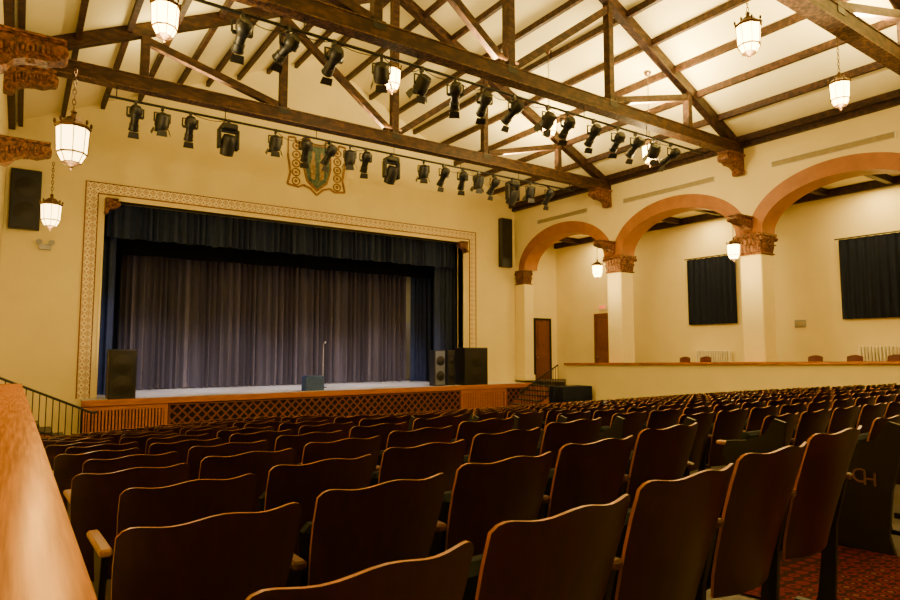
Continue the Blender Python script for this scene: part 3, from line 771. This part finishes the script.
def seat_root(loc,first,end):
    r=empty('theater_seat',loc,lab,'chair',GS)
    b=MB(); back_geo(b); b.obj('backrest',[M_seatw,M_rim,M_cush],r,smooth=True)
    b=MB(); cush_geo(b); b.obj('seat_cushion',M_cush,r)
    b=MB(); arm_geo(b,-PITCH/2); b.obj('armrest',M_arm if first else M_armd,r)
    b=MB(); stand_geo(b,-PITCH/2); b.obj('stand',M_stand,r)
    if end:
        b=MB(); arm_geo(b,PITCH/2); b.obj('armrest',M_armd,r)
        b=MB(); stand_geo(b,PITCH/2); b.obj('stand',M_stand,r)
    return r
rows=[]; y=1.03; k=0
while y<15.7:
    secs=[(.47+(.10 if k%2==0 else 0),3.15),(4.72+.2,12.9),(14.05+.2,17.3)]
    for si,(a,c) in enumerate(secs):
        x=a; L=[]
        while x+.23<c+.02: L.append(x); x+=PITCH
        for i,x in enumerate(L):
            dy=.065*(x-.57) if si==0 else 0
            dz=.034*(x-.57) if si==0 else 0
            rows.append((x,y+.15+dy,fz(y)+dz,i==len(L)-1,i==0,si))
    y+=.735; k+=1
yaw=math.radians(34.7)
def vis(x,y):
    cx=x*math.cos(yaw)-y*math.sin(yaw); fw=x*math.sin(yaw)+y*math.cos(yaw)
    return fw>.3 and abs(cx)<fw*.80+.6
rows=[q for q in rows if vis(q[0],q[1])]
rows.sort(key=lambda q:q[0]**2+q[1]**2)
print('SEATS',len(rows))
protos={}
b=MB(); back_geo(b,12,3); cush_geo(b,2); arm_geo(b,-PITCH/2,3); stand_geo(b,-PITCH/2,4)
far_me=b.mesh('theater_seat',[M_seatw,M_rim,M_cush,M_armd,M_stand],True)
far_b=b
for i,(x,y,z,end,first,si) in enumerate(rows[:300]):
    loc=(x,y,z)
    if i<110:
        key=(first,end)
        if key not in protos: o=protos[key]=seat_root(loc,first,end)
        else:
            o=dup(protos[key],loc)
        o.rotation_euler=(0,0,.05 if si==0 else 0)
        o['panel']=1 if (first and si>0) else 0
    else:
        o=bpy.data.objects.new('theater_seat',far_me); COL.objects.link(o); o.location=loc; tag(o,lab,'chair',GS)
for o in [o for o in COL.objects if o.get('panel',0)==1]:
    bb=MB(); bb.prism([(-.20,.0),(.16,.0),(.14,.10),(.16,.35),(.22,.55),(.18,.64),(.02,.66),(-.12,.72),(-.20,.84),(-.28,.82),(-.25,.6),(-.20,.4),(-.17,.12)],lambda a,c,d:(d,a,c),-PITCH/2-.05,-PITCH/2-.02)
    e=bb.obj('end_panel',M_stand,o)
    o['label']='aisle end walnut theatre seat with dark monogrammed side panel'
    textobj('C',.13,M_mono,'monogram',e,(-PITCH/2-.054,-.015,.47),(pi/2,0,-pi/2),.002)
    textobj('H',.12,M_mono,'monogram',e,(-PITCH/2-.056,-.080,.455),(pi/2,0,-pi/2),.003)
    bb=MB(); arm_geo(bb,-PITCH/2-.02); bb.obj('armrest',M_arm,o)
for o in COL.objects:
    if 'panel' in o: del o['panel']
if len(rows)>300:
    b=MB()
    for x,y,dz,e,s,si in rows[300:]:
        o=len(b.v)
        b.v+=[(vx+x,vy+y,vz+dz) for vx,vy,vz in far_b.v]
        b.f+=[[q+o for q in f] for f in far_b.f]; b.m+=far_b.m
    b.obj('theater_seat',[M_seatw,M_rim,M_cush,M_armd,M_stand],smooth=True,label='distant rows of dark walnut theatre seats near the stage',cat='chair',group=GS,kind='stuff')

# ------------------------------------------------------------------ lights
WARM=(1,.74,.31)
def area(loc,rot,sx,sy,e,c=WARM):
    l=bpy.data.lights.new('area','AREA'); l.shape='RECTANGLE'; l.size=sx; l.size_y=sy; l.energy=e; l.color=c
    o=bpy.data.objects.new('house_and_fill_light',l); COL.objects.link(o); o.location=loc; o.rotation_euler=rot; return o
for y in trussY+[0.0]:
    for x,e in ((3.0,260),(8.2,220),(13.8,1150)):
        area((x,y,CH+.30),(pi,0,0),1.6,.2,e*(.6 if y>15 else 1))
for y in (18.2,12.8,7.5,1.5):
    area((19.7,y,4.7),(0,0,0),1.0,.8,95,(1,.70,.24))
def point(loc,e,c=WARM,r=.15):
    l=bpy.data.lights.new('pt','POINT'); l.energy=e; l.color=c; l.shadow_soft_size=r
    o=bpy.data.objects.new('lantern_light',l); COL.objects.link(o); o.location=loc
for x,y,z in pend: point((x,y,z-.6),190)
point((.5,10.15,2.25),80); point((.46,15.4,2.2),180); point((17.18,10.15,2.3),80); point((17.18,15.4,2.3),80)
def spot(loc,tgt,e,c,ang=50):
    l=bpy.data.lights.new('sp','SPOT'); l.energy=e; l.color=c; l.spot_size=math.radians(ang); l.spot_blend=1.0; l.shadow_soft_size=.12
    o=bpy.data.objects.new('stage_light',l); COL.objects.link(o); o.location=loc
    d=Vector(tgt)-Vector(loc); o.rotation_euler=d.to_track_quat('-Z','Y').to_euler()
for x in (3.5,6.5,9.5,12.5):
    spot((x,17.3,5.2),(x+.3,23.6,-1.9),2300,(1,.86,.88),41)
area((15.2,24.8,4),(math.radians(0),0,0),.8,.4,60,(1,.85,.7))  # unseen lamp added to brighten the white panel behind the curtain
w=bpy.data.worlds.new('w'); scene.world=w; w.use_nodes=True
w.node_tree.nodes['Background'].inputs[0].default_value=(.05,.035,.02,1)

# ------------------------------------------------------------------ camera
cam=bpy.data.cameras.new('camera'); cam.lens=622/900*36; cam.sensor_width=36; cam.clip_start=.05
co=bpy.data.objects.new('camera',cam); COL.objects.link(co); co.location=(0,0,0)
co.rotation_euler=(math.radians(90+4.6),0,-yaw); scene.camera=co
